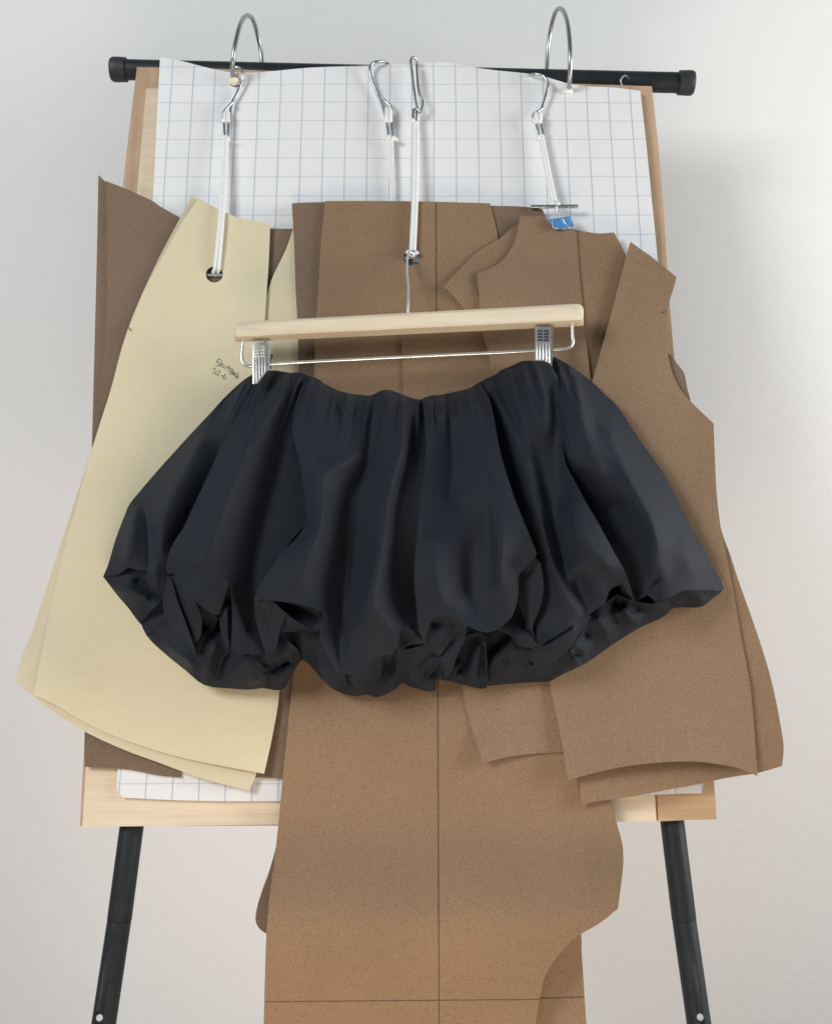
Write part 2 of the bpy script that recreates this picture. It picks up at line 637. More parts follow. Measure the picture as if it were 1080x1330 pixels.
pad = sheet('squared_pad', 'large white pad sheet of blue squared paper clipped over the board behind all the patterns', 'paper pad',
      [(208, 74), (235, 79), (262, 86), (300, 94), (345, 93), (400, 88), (480, 85), (535, 82), (585, 82), (625, 89), (700, 98), (745, 110), (800, 114), (831, 118),
       (838, 180), (846, 260), (853, 332), (866, 500), (886, 760), (905, 940), (913, 1015), (911, 1030), (800, 1034), (500, 1039), (250, 1040), (160, 1036), (153, 1027), (153, 1000),
       (160, 900), (175, 600), (192, 330), (199, 250), (204, 150)],
      pad_off, [mPad, mPadEdge], .003, holes=[(305, 107, 7, 6), (738, 117, 6, 5)], g=11)

# ------------------------------------------------------------ brown and manila patterns
GP = 'paper sewing patterns hung in layers on the board'


def curl(base, *terms):
    """base mm + sum of amplitude * falloff terms (cx, cy, rx, ry, amp)"""
    def f(x, y):
        o = base
        for (cx, cy, rx, ry, a) in terms:
            o += a * math.exp(-((x - cx) / rx)**2 - ((y - cy) / ry)**2)
        return o / 1000
    return f


def pattern(name, label, outline, off, mats, cat='paper pattern', **kw):
    return sheet(name, label, cat, outline, off, mats, group=GP, **kw)


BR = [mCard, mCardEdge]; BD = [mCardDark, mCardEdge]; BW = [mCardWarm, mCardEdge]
CR = [mCream, mCreamEdge]; CB = [mCreamB, mCreamEdge]

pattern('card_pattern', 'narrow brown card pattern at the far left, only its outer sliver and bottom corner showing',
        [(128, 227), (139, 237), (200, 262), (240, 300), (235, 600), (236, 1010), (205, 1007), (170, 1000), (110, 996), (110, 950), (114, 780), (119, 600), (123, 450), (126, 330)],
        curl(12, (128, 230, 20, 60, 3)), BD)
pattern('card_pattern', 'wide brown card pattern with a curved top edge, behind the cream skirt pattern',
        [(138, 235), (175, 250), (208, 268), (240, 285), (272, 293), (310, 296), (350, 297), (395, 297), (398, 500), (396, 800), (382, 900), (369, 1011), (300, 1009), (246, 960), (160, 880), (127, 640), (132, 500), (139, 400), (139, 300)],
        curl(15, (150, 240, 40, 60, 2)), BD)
c2off = curl(18.5, (40, 880, 60, 60, 6), (80, 700, 50, 120, 3))
pattern('manila_pattern', 'rear cream manila skirt pattern peeking out left of and below the front one',
        [(249, 254), (262, 262), (300, 282), (330, 290), (330, 600), (334, 1000), (324, 1027), (265, 1012), (205, 990), (164, 975), (110, 950), (70, 925), (41, 902), (30, 894), (19, 884),
         (30, 850), (43, 818), (60, 765), (78, 709), (97, 652), (114, 600), (140, 520), (165, 430), (205, 338), (233, 285)],
        c2off, CB, holes=[(279, 356.5, 13, 12)])
pattern('manila_pattern', 'slim cream manila pattern between the cream skirt pattern and the brown card',
        [(381, 296), (372, 322), (352, 365), (344, 395), (338, 440), (332, 560), (395, 560), (397, 300)],
        curl(17), CB)
c1off = curl(21.5, (55, 890, 60, 70, 8), (110, 680, 45, 140, 4), (330, 990, 60, 40, 3), (190, 900, 80, 40, -1.5), (250, 270, 60, 50, 1.5), (118, 886, 16, 4, 2.2), (132, 893, 10, 4, -1.5), (292, 972, 22, 5, 2.0), (300, 981, 20, 4, -1.6), (88, 742, 30, 3, .7))
c1 = pattern('manila_pattern', 'large front cream manila skirt pattern with a punched hole and handwriting',
             [(258, 257), (280, 270), (305, 281), (328, 287), (351, 290), (349, 340), (345, 400), (342, 460), (345, 600), (360, 800), (363, 897), (353, 960), (343, 1005), (300, 997),
              (240, 985), (164, 962), (110, 938), (75, 917), (44, 902), (46, 889), (58, 830), (70, 770), (82, 718), (95, 672), (106, 630), (117, 592), (130, 550), (146, 500), (158, 455), (172, 415), (190, 372), (209, 337), (235, 291)],
             c1off, CR, holes=[(278.5, 356.5, 11, 10.5)])
SK = [[(279, 469), (283, 464), (286, 465)], [(279, 469), (283, 471), (281, 475), (277, 474)],
      [(287, 466), (284, 476)], [(290, 471), (286, 473), (289, 477)],
      [(291, 473), (290, 478)], [(294, 475), (292, 480)], [(294, 476), (297, 476)],
      [(300, 474), (296, 482)], [(296, 477), (301, 479)],
      [(302, 479), (299, 486), (302, 487), (304, 485), (301, 483), (305, 482), (304, 480), (302, 479)],
      [(306, 484), (303, 485), (303, 488), (305, 488), (306, 484), (306, 489)],
      [(310, 486), (307, 487), (307, 490), (309, 491)],
      [(312, 485), (308, 494)], [(313, 490), (310, 490), (311, 494)],
      [(279, 478), (275, 479), (276, 482), (279, 484), (276, 487), (273, 485)],
      [(280, 482), (284, 482), (284, 485), (279, 488), (283, 490)],
      [(286, 489), (289, 490)],
      [(293, 487), (289, 491), (290, 494), (293, 493), (292, 490)]]
ribbon('handwriting', [crom([(294 + (q[0] - 294) * .86, 479 + (q[1] - 479) * .86) for q in s], 3, False, 100) for s in SK], c1off, .7, mInk, c1)
ribbon('notch_mark', [[(166, 424), (171, 430)]], c1off, 1.2, mInk, c1)

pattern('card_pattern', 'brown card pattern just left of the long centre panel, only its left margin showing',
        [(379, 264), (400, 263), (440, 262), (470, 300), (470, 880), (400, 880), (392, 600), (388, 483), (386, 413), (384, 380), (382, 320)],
        curl(19.5), BD)  # shade on this sheet is put into its darker card colour
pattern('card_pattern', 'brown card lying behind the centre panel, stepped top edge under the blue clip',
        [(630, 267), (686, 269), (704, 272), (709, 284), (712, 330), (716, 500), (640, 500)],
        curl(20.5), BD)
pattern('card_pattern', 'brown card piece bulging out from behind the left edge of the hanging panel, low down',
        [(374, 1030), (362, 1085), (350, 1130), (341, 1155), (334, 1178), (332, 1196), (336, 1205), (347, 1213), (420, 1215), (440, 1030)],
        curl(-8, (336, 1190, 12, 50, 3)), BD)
o = pattern('card_pattern', 'brown card piece behind the hanging panel at the bottom right, crossed by a pencil line',
            [(700, 1150), (752, 1205), (755, 1240), (758, 1285), (762, 1345), (600, 1345)], curl(-6), BR)
ribbon('pencil_line', [dense((690, 1297), (758, 1295), 8)], curl(-6), 1.1, mPencil, o)


def b2off(x, y):
    o = 23.5
    # the panel slopes back over the lower board edge, swings forward, then curls back under at the bottom
    def sm(a, b_):
        q = min(1, max(0, (y - a) / (b_ - a)))
        return q * q * (3 - 2 * q)
    o += 5 * sm(860, 930) - 9 * sm(930, 1075) + 28 * sm(1055, 1205) - 42 * sm(1185, 1370)
    o += 8 * math.exp(-((x - 815) / 45)**2 - ((y - 1150) / 70)**2) + 3 * math.exp(-((x - 350) / 25)**2) * (y > 950)
    o += 1.0 * math.sin(x / 95) * min(1, max(0, (y - 880) / 150))
    return o / 1000


b2 = pattern('card_pattern', 'longest central brown card panel with pencil centre line and punched hole, reaching past the bottom',
             [(422, 261), (500, 261), (566, 262), (636, 264), (645, 300), (668, 500), (690, 700), (720, 850), (765, 975), (793, 1042), (801, 1071), (808, 1098), (809, 1120), (806, 1150), (802, 1180), (780, 1198),
              (753, 1214), (735, 1229), (720, 1247), (708, 1267), (702, 1290), (693, 1345), (342, 1345), (344, 1270), (346, 1212), (350, 1165), (356, 1120), (362, 1065), (368, 1000), (375, 930), (383, 860), (396, 700), (406, 560), (408, 483), (409, 444), (411, 412), (413, 380), (416, 320)],
             b2off, BR, holes=[(535, 334.5, 11, 10.5)])
ribbon('pencil_line', [dense((566, 263), (570, 1344), 110)], b2off, 1.2, mPencil, b2)
ribbon('pencil_line', [dense((345, 1301), (700, 1298), 30)], b2off, 1.1, mPencil, b2)

d1aoff = curl(26, (578, 372, 25, 25, 4))
pattern('card_pattern', 'brown card bodice pattern with a pointed shoulder left of the hanger end',
        [(700, 284), (668, 293), (655, 305), (640, 315), (622, 325), (600, 346), (576, 372), (590, 386), (603, 402), (596, 418), (570, 428), (521, 430), (521.5, 450), (524, 510), (532, 600), (545, 720), (690, 760), (715, 600), (712, 400)],
        d1aoff, BR)
pattern('card_pattern', 'brown card with a sloping shoulder, between the binder clip and the far right pattern',
        [(735, 297), (750, 299), (775, 303), (797, 302), (804, 315), (813, 333), (830, 420), (830, 600), (760, 620), (740, 500)],
        curl(26), BR)
d1off = curl(29.5, (620, 990, 60, 30, 7), (640, 360, 20, 20, 1.5), (760, 430, 14, 120, 1.2))
d1 = pattern('card_pattern', 'long brown card dress pattern hung from the binder clip, curved neckline and low hem',
        [(675, 281), (706, 281), (722, 296), (748, 298), (750, 330), (754, 378), (760, 437), (767, 491), (790, 600), (800, 900), (800, 974), (729, 977), (690, 979), (655, 984), (627, 991), (615, 955), (604, 915), (598, 870), (600, 800), (630, 600),
         (640, 500), (637, 479), (633, 455), (625, 432), (622, 410), (622, 384), (619, 361), (621, 354), (643, 345), (655, 335), (666, 318), (671, 302)],
        d1off, BW)
ribbon('notch_mark', [[(618, 358), (621, 384)]], curl(29.6), 1.2, mPencil, d1)
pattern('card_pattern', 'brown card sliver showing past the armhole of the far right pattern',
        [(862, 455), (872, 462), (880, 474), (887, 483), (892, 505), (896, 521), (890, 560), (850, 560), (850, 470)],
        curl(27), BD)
d6 = pattern('card_pattern', 'rear brown card skirt panel widest at the lower right, its flared side showing',
        [(900, 600), (930, 665), (938, 695), (948, 722), (958, 753), (973, 795), (986, 833), (998, 872), (1007, 910), (1013, 942), (1017, 971), (1015, 995), (983, 1004), (945, 1010), (909, 1018), (860, 1027), (811, 1036), (780, 1040), (754, 1045), (752, 1010), (750, 900), (800, 600)],
        curl(27.5, (1010, 960, 40, 80, 3), (770, 1040, 80, 50, 3)), BR)


def d4off(x, y):
    o = 33.0
    if y > 800:
        q = (y - 800) / 210
        # lower part arches: lifts towards the viewer in the middle of the hem
        o += 13 * q * q * math.exp(-((x - 850) / 110)**2) + 3 * q * q
    o += 2 * math.exp(-((x - 880) / 30)**2 - ((y - 360) / 40)**2)
    o += 2.5 * math.exp(-((x - 930) / 25)**2 - ((y - 600) / 90)**2)
    return o / 1000


d4 = pattern('card_pattern', 'front brown card pattern on the right with pointed shoulder, armhole and bowed hem',
        [(818, 314), (850, 337), (878, 360), (874, 375), (870, 387), (867, 400), (864, 420), (864, 440), (867, 460), (872, 482), (882, 504), (896, 521), (926, 550), (928, 600), (930, 640), (937, 695), (941, 712), (952, 770), (962, 829), (969, 865), (974, 894), (979, 950), (983, 1008),
         (967, 1001), (952, 996), (935, 993), (913, 990), (891, 989), (860, 990), (829, 993), (803, 997), (780, 1002), (760, 1007), (738, 1013), (735, 1000), (731, 975), (722, 929), (713, 887), (706, 830), (730, 650), (768, 497), (778, 462), (795, 400), (808, 350)],
        d4off, BW)
ribbon('notch_mark', [[(858, 406), (864, 405)]], d4off, 1.2, mPencil, d4)

# ------------------------------------------------------------ rings through the pad
GR = 'large metal rings over the rail'
for (pts, lb, kx, ky) in (
        ([(305, 107, 10), (302, 96, 24), (303, 75, 44), (309, 42, 44), (316, 24, 26), (322, 20, 10), (328, 25, -8), (335, 48, -36), (340, 78, -52), (338, 110, -48), (326, 124, -24), (312, 116, -4)], 'large steel ring over the rail on the left, with a cream plug at the pad', 306, 103),
        ([(738, 117, 10), (739, 108, 24), (740, 75, 46), (738, 40, 42), (733, 18, 26), (727, 11, 10), (721, 16, -10), (714, 42, -38), (710, 84, -56), (712, 120, -50), (722, 132, -24), (733, 124, -4)], 'large steel ring over the rail on the right, above the binder clip', 738, 117)):
    r_ = thing('metal_ring', lb, 'ring', tuple(W(kx, ky, .01)), GR)
    wire('ring_wire', pts, .0030, mSteelD, r_, 8, 14, True, 100)
    bm = bmesh.new()
    if kx < 500:
        blob_bm(bm, W(305, 105, .016), .0085, (1.0, .6, .75))
        blob_bm(bm, W(308, 99, .016), .0045)
    else:
        blob_bm(bm, W(737, 118, .012), .0070, (1.1, .5, .7))
    finish(bm, 'plug', mKnot if kx < 500 else mCord, r_)
o = thing('metal_ring', 'thin small wire hook over the rail near its right end', 'ring', tuple(W(812, 110, .0)))
wire('ring_wire', [(807, 112, 8), (805, 104, 16), (809, 99, 14), (815, 101, 0), (817, 110, -20), (814, 124, -30)], .0012, mSteelD, o)

# ------------------------------------------------------------ pattern hooks
GH = 'pattern hooks with white cord'


def hook(label, wire_pts, bow_pts, wrap, bars, knot, strands, bar):
    t = thing('pattern_hook', label, 'pattern hook', tuple(W(wrap[0], wrap[1], .015)), GH)
    wire('hook_wire', wire_pts, .0019, mSteel, t, 8, 12, False, 100)
    wire('hook_eye', bow_pts, .0017, mSteel, t, 6, 12, False, 100)
    for (x0, y0, x1, y1, o_) in bars:
        bm = bmesh.new()
        tube_bm(bm, [W(x0, y0, o_), W((x0 + x1) / 2, (y0 + y1) / 2, o_ + .0005), W(x1, y1, o_)], .0017, 10)
        finish(bm, 'wire_shank', mSteel, t)
    x, y, wx, hy, o_ = wrap
    bm = bmesh.new()
    for k in (-1, 1):
        tube_bm(bm, [W(x + k * wx * .27, y - hy / 2, o_ - .002), W(x + k * wx * .27, y - hy * .35, o_), W(x + k * wx * .27, y + hy * .35, o_), W(x + k * wx * .27, y + hy / 2, o_ - .002)], .0024 * wx / 9, 12)
    finish(bm, 'cord_loop', mCord, t)
    for (kx, ky, kr, ko) in knot:
        bm = bmesh.new()
        blob_bm(bm, W(kx, ky, ko), kr * K * depth_at(ky))
        finish(bm, 'knot', mCord, t)
    for s in strands:
        wire('cord', s, .0024 if len(s[0]) < 4 else s[0][3], mCord, t, 6, 12)
    bm = bmesh.new()
    (x0, y0, x1, y1, o_) = bar
    tube_bm(bm, [W(x0, y0, o_), W((x0 + x1) / 2, (y0 + y1) / 2, o_), W(x1, y1, o_)], .0024, 14)
    finish(bm, 'toggle_bar', mSteel, t)
    return t


hook('leftmost pattern hook, its white cord running down into the hole of the cream pattern',
     [(303, 96, 14), (303, 90, 20), (307, 87.5, 24), (312, 89, 24), (315, 95, 22), (314, 105, 19), (308, 121, 17), (301, 135, 17), (299, 147, 17), (298, 158, 16)],
     [(302, 133, 20), (297, 138, 21), (290, 147, 21), (289, 154, 20), (290, 160, 19)],
     (294, 153, 9, 13, .022), [(291, 159, 291.5, 176, .021), (296.5, 158, 296, 176, .021)],
     [(291, 179, 4, .0215), (296, 181, 3.6, .0215)],
     [[(291, 178, 21), (289, 220, 24), (285, 290, 27), (279, 349, 25), (277, 354, 18)], [(295, 180, 21), (293, 222, 24), (289, 290, 27), (284, 349, 25), (283, 354, 18)]],
     (256, 357, 300, 358, .0165))
bm = bmesh.new()
hook('pattern hook left of centre, its white cord going down behind the brown card top edge',
     [(505, 84, 2), (500, 80.5, 12), (492, 80, 18), (484, 82, 20), (480, 89, 20), (482, 101, 18), (490, 122, 16), (497, 139, 16), (500, 150, 16)],
     [(497, 128, 19), (502, 133, 20), (508, 140, 20), (509, 152, 19), (509, 160, 18)],
     (504.5, 150, 9.5, 17, .021), [(502, 158, 504, 176, .019), (508, 157, 509.5, 176, .019)],
     [(505, 179, 4, .020), (511, 180, 3.8, .020), (515, 181, 2.6, .0195)],
     [[(504.5, 180, 18), (507, 225, 17), (509.5, 262, 16), (511, 300, 15)], [(508.5, 182, 18), (511, 225, 17), (512, 262, 16), (514, 300, 15)]],
     (492, 301, 532, 301, .0150))
bm.free()
hook('central pattern hook whose white cord ends in the hole of the long brown panel',
     [(541, 86, 6), (540.5, 78, 18), (537, 74.5, 22), (533.5, 78, 24), (534.5, 92, 23), (537.5, 118, 21), (541, 138, 20), (544.5, 147, 20), (547.5, 143, 20)],
     [(541, 84, 20), (541.5, 97, 21), (544.5, 122, 22), (549, 133, 22), (546, 146, 22), (540, 140, 21), (536, 152, 21), (540, 156, 20)],
     (541, 152, 6, 10, .021), [(536.5, 142, 536, 156, .021), (541.5, 143, 540, 157, .021)],
     [(536, 157, 3.6, .021), (540, 160, 3.2, .021), (530, 328, 3.4, .029), (541, 328.5, 3.0, .029), (535.5, 331, 4.0, .0285)],
     [[(538, 160, 20), (537.5, 200, 24), (536.5, 262, 28), (533.5, 326, 29)], [(542.2, 160, 20), (541.5, 200, 24), (540.5, 262, 28), (537.8, 326, 29)]],
     (514, 335.5, 558, 334.5, .0195))
hook('rightmost pattern hook with white cord and a bare metal toggle bar above the blue clip',
     [(686, 99, 2), (690, 97, 14), (696, 96.5, 19), (705, 99, 21), (711, 108, 21), (709, 121, 19), (704, 138, 18), (701, 148, 18)],
     [(704, 141, 20), (698, 145, 21), (692, 149, 21), (692, 156, 20), (696, 162, 19)],
     (698, 153.5, 10.5, 12, .022), [(695.5, 159, 699.5, 175, .020), (701.5, 158, 705, 175, .020)],
     [(698.5, 180, 3.4, .0205), (716, 264, 3, .027), (724, 265, 3.2, .027)],
     [[(700, 176, 20), (705.5, 205, 22), (716.5, 262, 26)], [(704, 176, 20), (709, 205, 22), (720.5, 262, 26)]],
     (689, 268.5, 750, 268, .0255))

# ------------------------------------------------------------ binder clip
bc = thing('binder_clip', 'small blue binder clip gripping the card under the toggle bar', 'binder clip', tuple(W(728, 289, .03)))
bm = bmesh.new()
prism_px(bm, [(711, 285), (739.5, 280.5), (746, 294.5), (719.5, 298.5)], .0345, .009)
finish(bm, 'clip_body', mBlue, bc, .0012)
wire('clip_handle', [(724, 297, 36), (718, 296, 36.5), (717.5, 284, 36.5), (719.5, 275, 33), (722, 268, 31), (724.5, 272, 31), (723, 284, 35)], .0006, mChrome, bc, 5)
wire('clip_handle', [(745, 292, 34), (744, 295.5, 36.5), (738, 294.5, 37), (730, 283, 37), (726, 274, 33), (728, 270, 30), (730, 276, 31)], .0006, mChrome, bc, 5)

# ------------------------------------------------------------ hanger
hg = thing('clip_hanger', 'pale wooden clip hanger with metal rod and two clips carrying the black skirt', 'hanger', tuple(W(530, 420, .07)))
bm = bmesh.new()
rings = []
stt = [(304.5, 8.5, .0), (306, 2.5, .2), (309, 0, .0)] + [(309 + (746 - 309) * k / 10, 0, 0) for k in range(1, 11)] + [(752, .8, 0), (755.5, 3.2, 0), (757.5, 7, 0)]
for (x, ins, _) in stt:
    f = (x - 305) / 452
    yt = 418.5 + (394 - 418.5) * f
    yf = 437 + (415 - 437) * f
    yb = 444.5 + (423.5 - 444.5) * f
    yt += ins; yf -= ins * .35; yb -= ins * .2
    o1, o2 = .078, .056
    e = ins * .0005
    sec = [(yt + 1.2, o1 - .003), (yt + 3.2, o1 - e), (yf - 1.5, o1 - e), (yf + .6, o1 - .0015), (yb, o2 + .004), (yb - 2, o2 + .001), (yt + 6, o2), (yt + 1.5, o2 + .004), (yt, o1 - .009)]
    rings.append([bm.verts.new(W(x, y, o_)) for (y, o_) in sec])
for A_, B_ in zip(rings[:-1], rings[1:]):
    for k in range(len(A_)):
        f = bm.faces.new((A_[k], A_[(k + 1) % len(A_)], B_[(k + 1) % len(A_)], B_[k]))
        f.smooth = True
bm.faces.new(rings[0]); bm.faces.new(list(reversed(rings[-1])))
finish(bm, 'hanger_bar', mHang, hg)
wire('hanger_hook', [(536, 330, 31), (532.5, 327.5, 34), (529.8, 331, 36), (528.5, 345, 46), (528.5, 356, 54), (530, 372, 62), (530, 388, 66), (529.3, 414, 66)], .0016, mChrome, hg, 8, 12)
wire('hanger_rod', [(316.5, 434, 67), (315, 450, 67), (314, 465, 67), (316, 472, 67), (322, 475, 67), (330, 475, 67), (352, 473, 67), (440, 468, 67), (560, 462, 67), (670, 457, 67), (718, 454.5, 67), (733, 453.5, 67), (740, 451, 67), (743.5, 445, 67), (743, 435, 67), (742, 416, 67)], .0019, mChrome, hg, 8, 12)
for side_ in (0, 1):
    bm = bmesh.new()
    if side_ == 0:
        prism_px(bm, [(328, 444.5), (346.5, 444.5), (347, 482), (334, 498.5), (328, 498.5)], .0735, .0016)
    else:
        prism_px(bm, [(694.5, 424.5), (715.5, 424.5), (716.5, 476), (713, 472), (706, 469), (695, 468.5)], .0735, .0016)
    cp = finish(bm, 'trouser_clip', mAlu, hg, .0004)
    x0, y0, x1 = (328, 444.5, 346.5) if side_ == 0 else (694.5, 424.5, 715.5)
    wdt = x1 - x0
    for cx in (.3, .7):
        for k in range(4):
            bm = bmesh.new()
            prism_px(bm, [(x0 + wdt * (cx - .15), y0 + 4 + k * 4), (x0 + wdt * (cx + .15), y0 + 4 + k * 4), (x0 + wdt * (cx + .15), y0 + 6 + k * 4), (x0 + wdt * (cx - .15), y0 + 6 + k * 4)], .0743, .0012)
            finish(bm, 'slot', mDark if side_ else mChrome, cp)
    for cx in (.12, .30, .5, .70, .88):
        yb = (y0 + 53 - max(0, (cx - .3)) * 22) if side_ == 0 else (y0 + 43 + max(0, cx - .5) * 10)
        bm = bmesh.new()
        tube_bm(bm, [W(x0 + wdt * cx, y0 + 20, .0735), W(x0 + wdt * cx, y0 + 22, .0742), W(x0 + wdt * cx, yb - 2, .0742), W(x0 + wdt * cx, yb, .0735)], .0009, 8)
        finish(bm, 'rib', mAlu, cp)
    bm = bmesh.new()
    if side_ == 0:
        prism_px(bm, [(348, 443), (350.5, 443), (350.5, 480), (348, 482)], .071, .014)
    else:
        prism_px(bm, [(716.8, 426), (718, 426), (718, 464), (716.8, 470)], .071, .014)
    finish(bm, 'jaw', mAlu, cp)
    if side_ == 0:
        wire('spring', [(350, 462, 68), (352.5, 461, 70), (354, 463, 66), (352, 465, 64), (351, 470, 66), (351.5, 479, 66)], .0009, mDark, cp, 5)

# ------------------------------------------------------------ bubble skirt
SIL = [(328, 486), (299, 509), (270, 540), (242, 570), (201.5, 615), (181, 639), (168, 655.5), (161, 672), (150.5, 700), (140, 735), (134, 749), (150.5, 770), (167, 790), (181, 809), (184, 812), (190, 825), (212, 847), (242, 871.5), (264.6, 889.4), (295, 894), (340, 893.5), (362, 896.5), (369, 894), (381, 873.5), (387, 863), (392, 856.5), (401.5, 863), (418, 882), (434, 896), (446, 901), (462.6, 904), (477, 902.5), (489, 906), (503, 901), (521.7, 886), (540, 894), (554.6, 898), (564, 897.6), (566, 895), (566.6, 881.7), (589, 886), (607.6, 891), (630, 894), (632.5, 890), (662.6, 888), (695, 886), (713.5, 885), (724, 879), (761, 861), (781, 847), (801.5, 833), (834, 813.4), (862.6, 800), (873, 790), (883, 788.6), (911.5, 787.6), (923.7, 778), (934, 770.7), (939, 763.5), (936, 755), (921.7, 731), (911.5, 708.5), (904, 698), (883, 655.6), (858.5, 611), (826, 566), (797.4, 523), (789, 516), (769, 496.7), (744.4, 478), (730, 469), (718.6, 463), (712, 468), (706, 469), (695, 468.6), (678, 469), (662.6, 476), (650, 481), (643, 486.5), (634, 490.6), (622, 496.7), (609.6, 504), (591, 508.5), (573, 512.6), (554.6, 515), (546.5, 519), (538, 518), (519.6, 511), (503, 506), (495, 507), (483, 513), (470.7, 513), (442, 508), (422, 498.7), (409.6, 490.6), (401.5, 488.5), (387, 483.4), (377, 484.4), (367, 482.4), (350.6, 481), (340, 483)]
SIL = [tuple(p) for p in crom(SIL, 3, True, 30)]
# fold lines: lists of (px, py, height in mm); later lines override earlier ones
LN = []
BAR = []


def L(*p):
    LN.append(([tuple(map(float, q)) for q in p], None))


def ST(hi, lo, side, *p, gap=3.6, lo_end=None):
    """a step: cloth at height hi along p, dropping to lo on the given side (+1 = right of travel on screen)"""
    pts = [np.array(q[:2], float) for q in p]
    n = len(pts)
    if lo_end is None and lo <= 17 and pts[-1][1] > 735:
        lo += 12                                  # hem lips: the lining behind them is puffed too
    his = [(q[2] if len(q) > 2 else hi) for q in p]
    a = [(pts[i][0], pts[i][1], his[i]) for i in range(n)]
    b = []
    for i in range(n):
        d = pts[min(i + 1, n - 1)] - pts[max(i - 1, 0)]
        d /= np.linalg.norm(d)
        nr = np.array((-d[1], d[0])) * side      # screen y down: (-dy,dx) is to the right of travel
        q = pts[i] + nr * gap
        l_ = lo if lo_end is None else lo + (lo_end - lo) * i / (n - 1)
        b.append((q[0], q[1], min(l_, his[i])))
    LN.append((b, None))
    LN.append((a, None))
    BAR.append([((p[0] + q[0]) / 2, (p[1] + q[1]) / 2) for p, q in zip(a, b)])


exec('''
# --- back of the hem (low, behind): creases
L((181,804,10),(190,798,20),(212,778,22))
L((192,823,8),(214,814,9))
L((196,812,12),(205,795,9))
L((225,838,16),(245,846,18),(262,862,12))
L((250,880,6),(262,868,12),(272,850,14),(276,835,16))
L((272,878,8),(272,855,20),(278,835,22))
L((295,885,10),(305,862,16),(318,850,18))
L((318,852,24),(333,868,20),(345,876,18),(360,874,14))
L((345,862,26),(372,850,32),(380,838,36))
L((350,868,10),(372,862,12))
L((369,885,8),(374,866,20),(382,848,24))
L((412,852,10),(425,870,14),(420,876,6))
L((440,884,28),(446,890,8),(452,900,6))
L((448,880,12),(462,894,10),(470,901,4))
L((452,882,26),(470,896,18),(477,900,8))
L((490,902,10),(492,885,20),(498,862,26))
L((508,862,8),(500,892,8),(494,903,3))
L((516,850,20),(514,870,18),(518,884,6))
L((546,880,24),(552,872,30),(561,863,34),(569,861,36),(575,867,34),(577,877,26))
L((552,880,12),(562,870,10),(570,872,10),(570,880,6))
L((556,890,20),(546,880,26))
L((581,878,26),(588,862,30),(593,840,32),(606,818,34))
L((600,862,8),(607,842,8),(612,824,16))
L((613,886,24),(614,868,28),(620,846,30),(628,832,30))
L((622,884,14),(626,860,12))
L((632,888,30),(632,865,36),(631,845,36),(630,832,34))
L((638,884,6),(637,868,8),(635,842,8))
L((635,866,28),(648,850,32),(663,832,32))
L((642,836,8),(655,828,8),(640,848,8))
L((668,850,12),(676,864,10),(690,848,8))
L((700,872,14),(712,880,6))
L((744,838,20),(756,846,22),(760,856,10))
L((735,850,6),(748,846,8),(752,850,8))
L((810,796,26),(822,806,18),(834,811,6))
L((800,775,6),(800,790,6),(790,796,8))
L((826,792,14),(846,798,12),(858,796,8))
L((870,782,20),(888,774,24),(900,772,22),(915,783,10))

# --- more hem creases (lining side)
L((150,765,16),(168,766,22),(188,772,24))
L((165,785,20),(186,784,14),(200,790,22))
L((196,826,24),(216,818,30),(236,850,30))
L((232,848,12),(244,858,18),(262,884,8))
L((282,850,28),(292,872,26),(300,888,10))
L((304,856,12),(312,876,12),(316,890,6))
L((326,858,30),(336,880,28),(342,890,10))
L((388,852,34),(400,846,30),(414,852,28))
L((398,858,10),(410,850,12),(418,858,12))
L((426,880,22),(434,876,28),(440,890,14))
L((480,872,12),(484,888,12),(486,902,4))
L((524,858,12),(530,876,10),(538,890,6))
L((534,852,30),(540,866,30),(548,872,30))
L((650,870,14),(655,882,8))
L((676,846,24),(684,866,26),(684,884,12))
L((724,858,26),(738,864,24),(744,868,14))
L((770,812,14),(778,826,14),(784,842,6))
L((782,800,26),(792,816,24),(800,830,12))
L((838,786,22),(848,792,12),(856,800,8))
L((888,776,24),(884,784,16),(878,790,6))
''')
gq = 1.5
GX0, GY0 = 126.0, 456.0
NX, NY = int((946 - GX0) / gq), int((914 - GY0) / gq)


def solve(level):
    g = gq * level
    nx, ny = int(math.ceil(NX / level)) + 1, int(math.ceil(NY / level)) + 1
    xs = GX0 + np.arange(nx) * g
    ys = GY0 + np.arange(ny) * g
    X, Y = np.meshgrid(xs, ys)
    msk = inside(X, Y, SIL)
    con = np.full((ny, nx), np.nan)
    for pts, _ in LN:
        c = crom([(p[0], p[1], p[2]) for p in pts], 6, False, 60)
        for a, b_ in zip(c[:-1], c[1:]):
            d = math.hypot(b_[0] - a[0], b_[1] - a[1])
            m = max(2, int(d / (g * .6)) + 1)
            for k in range(m + 1):
                t = k / m
                q = a + (b_ - a) * t
                i = int(round((q[0] - GX0) / g)); j = int(round((q[1] - GY0) / g))
                if 0 <= i < nx and 0 <= j < ny:
                    con[j, i] = q[2]
    return X, Y, msk, con, g


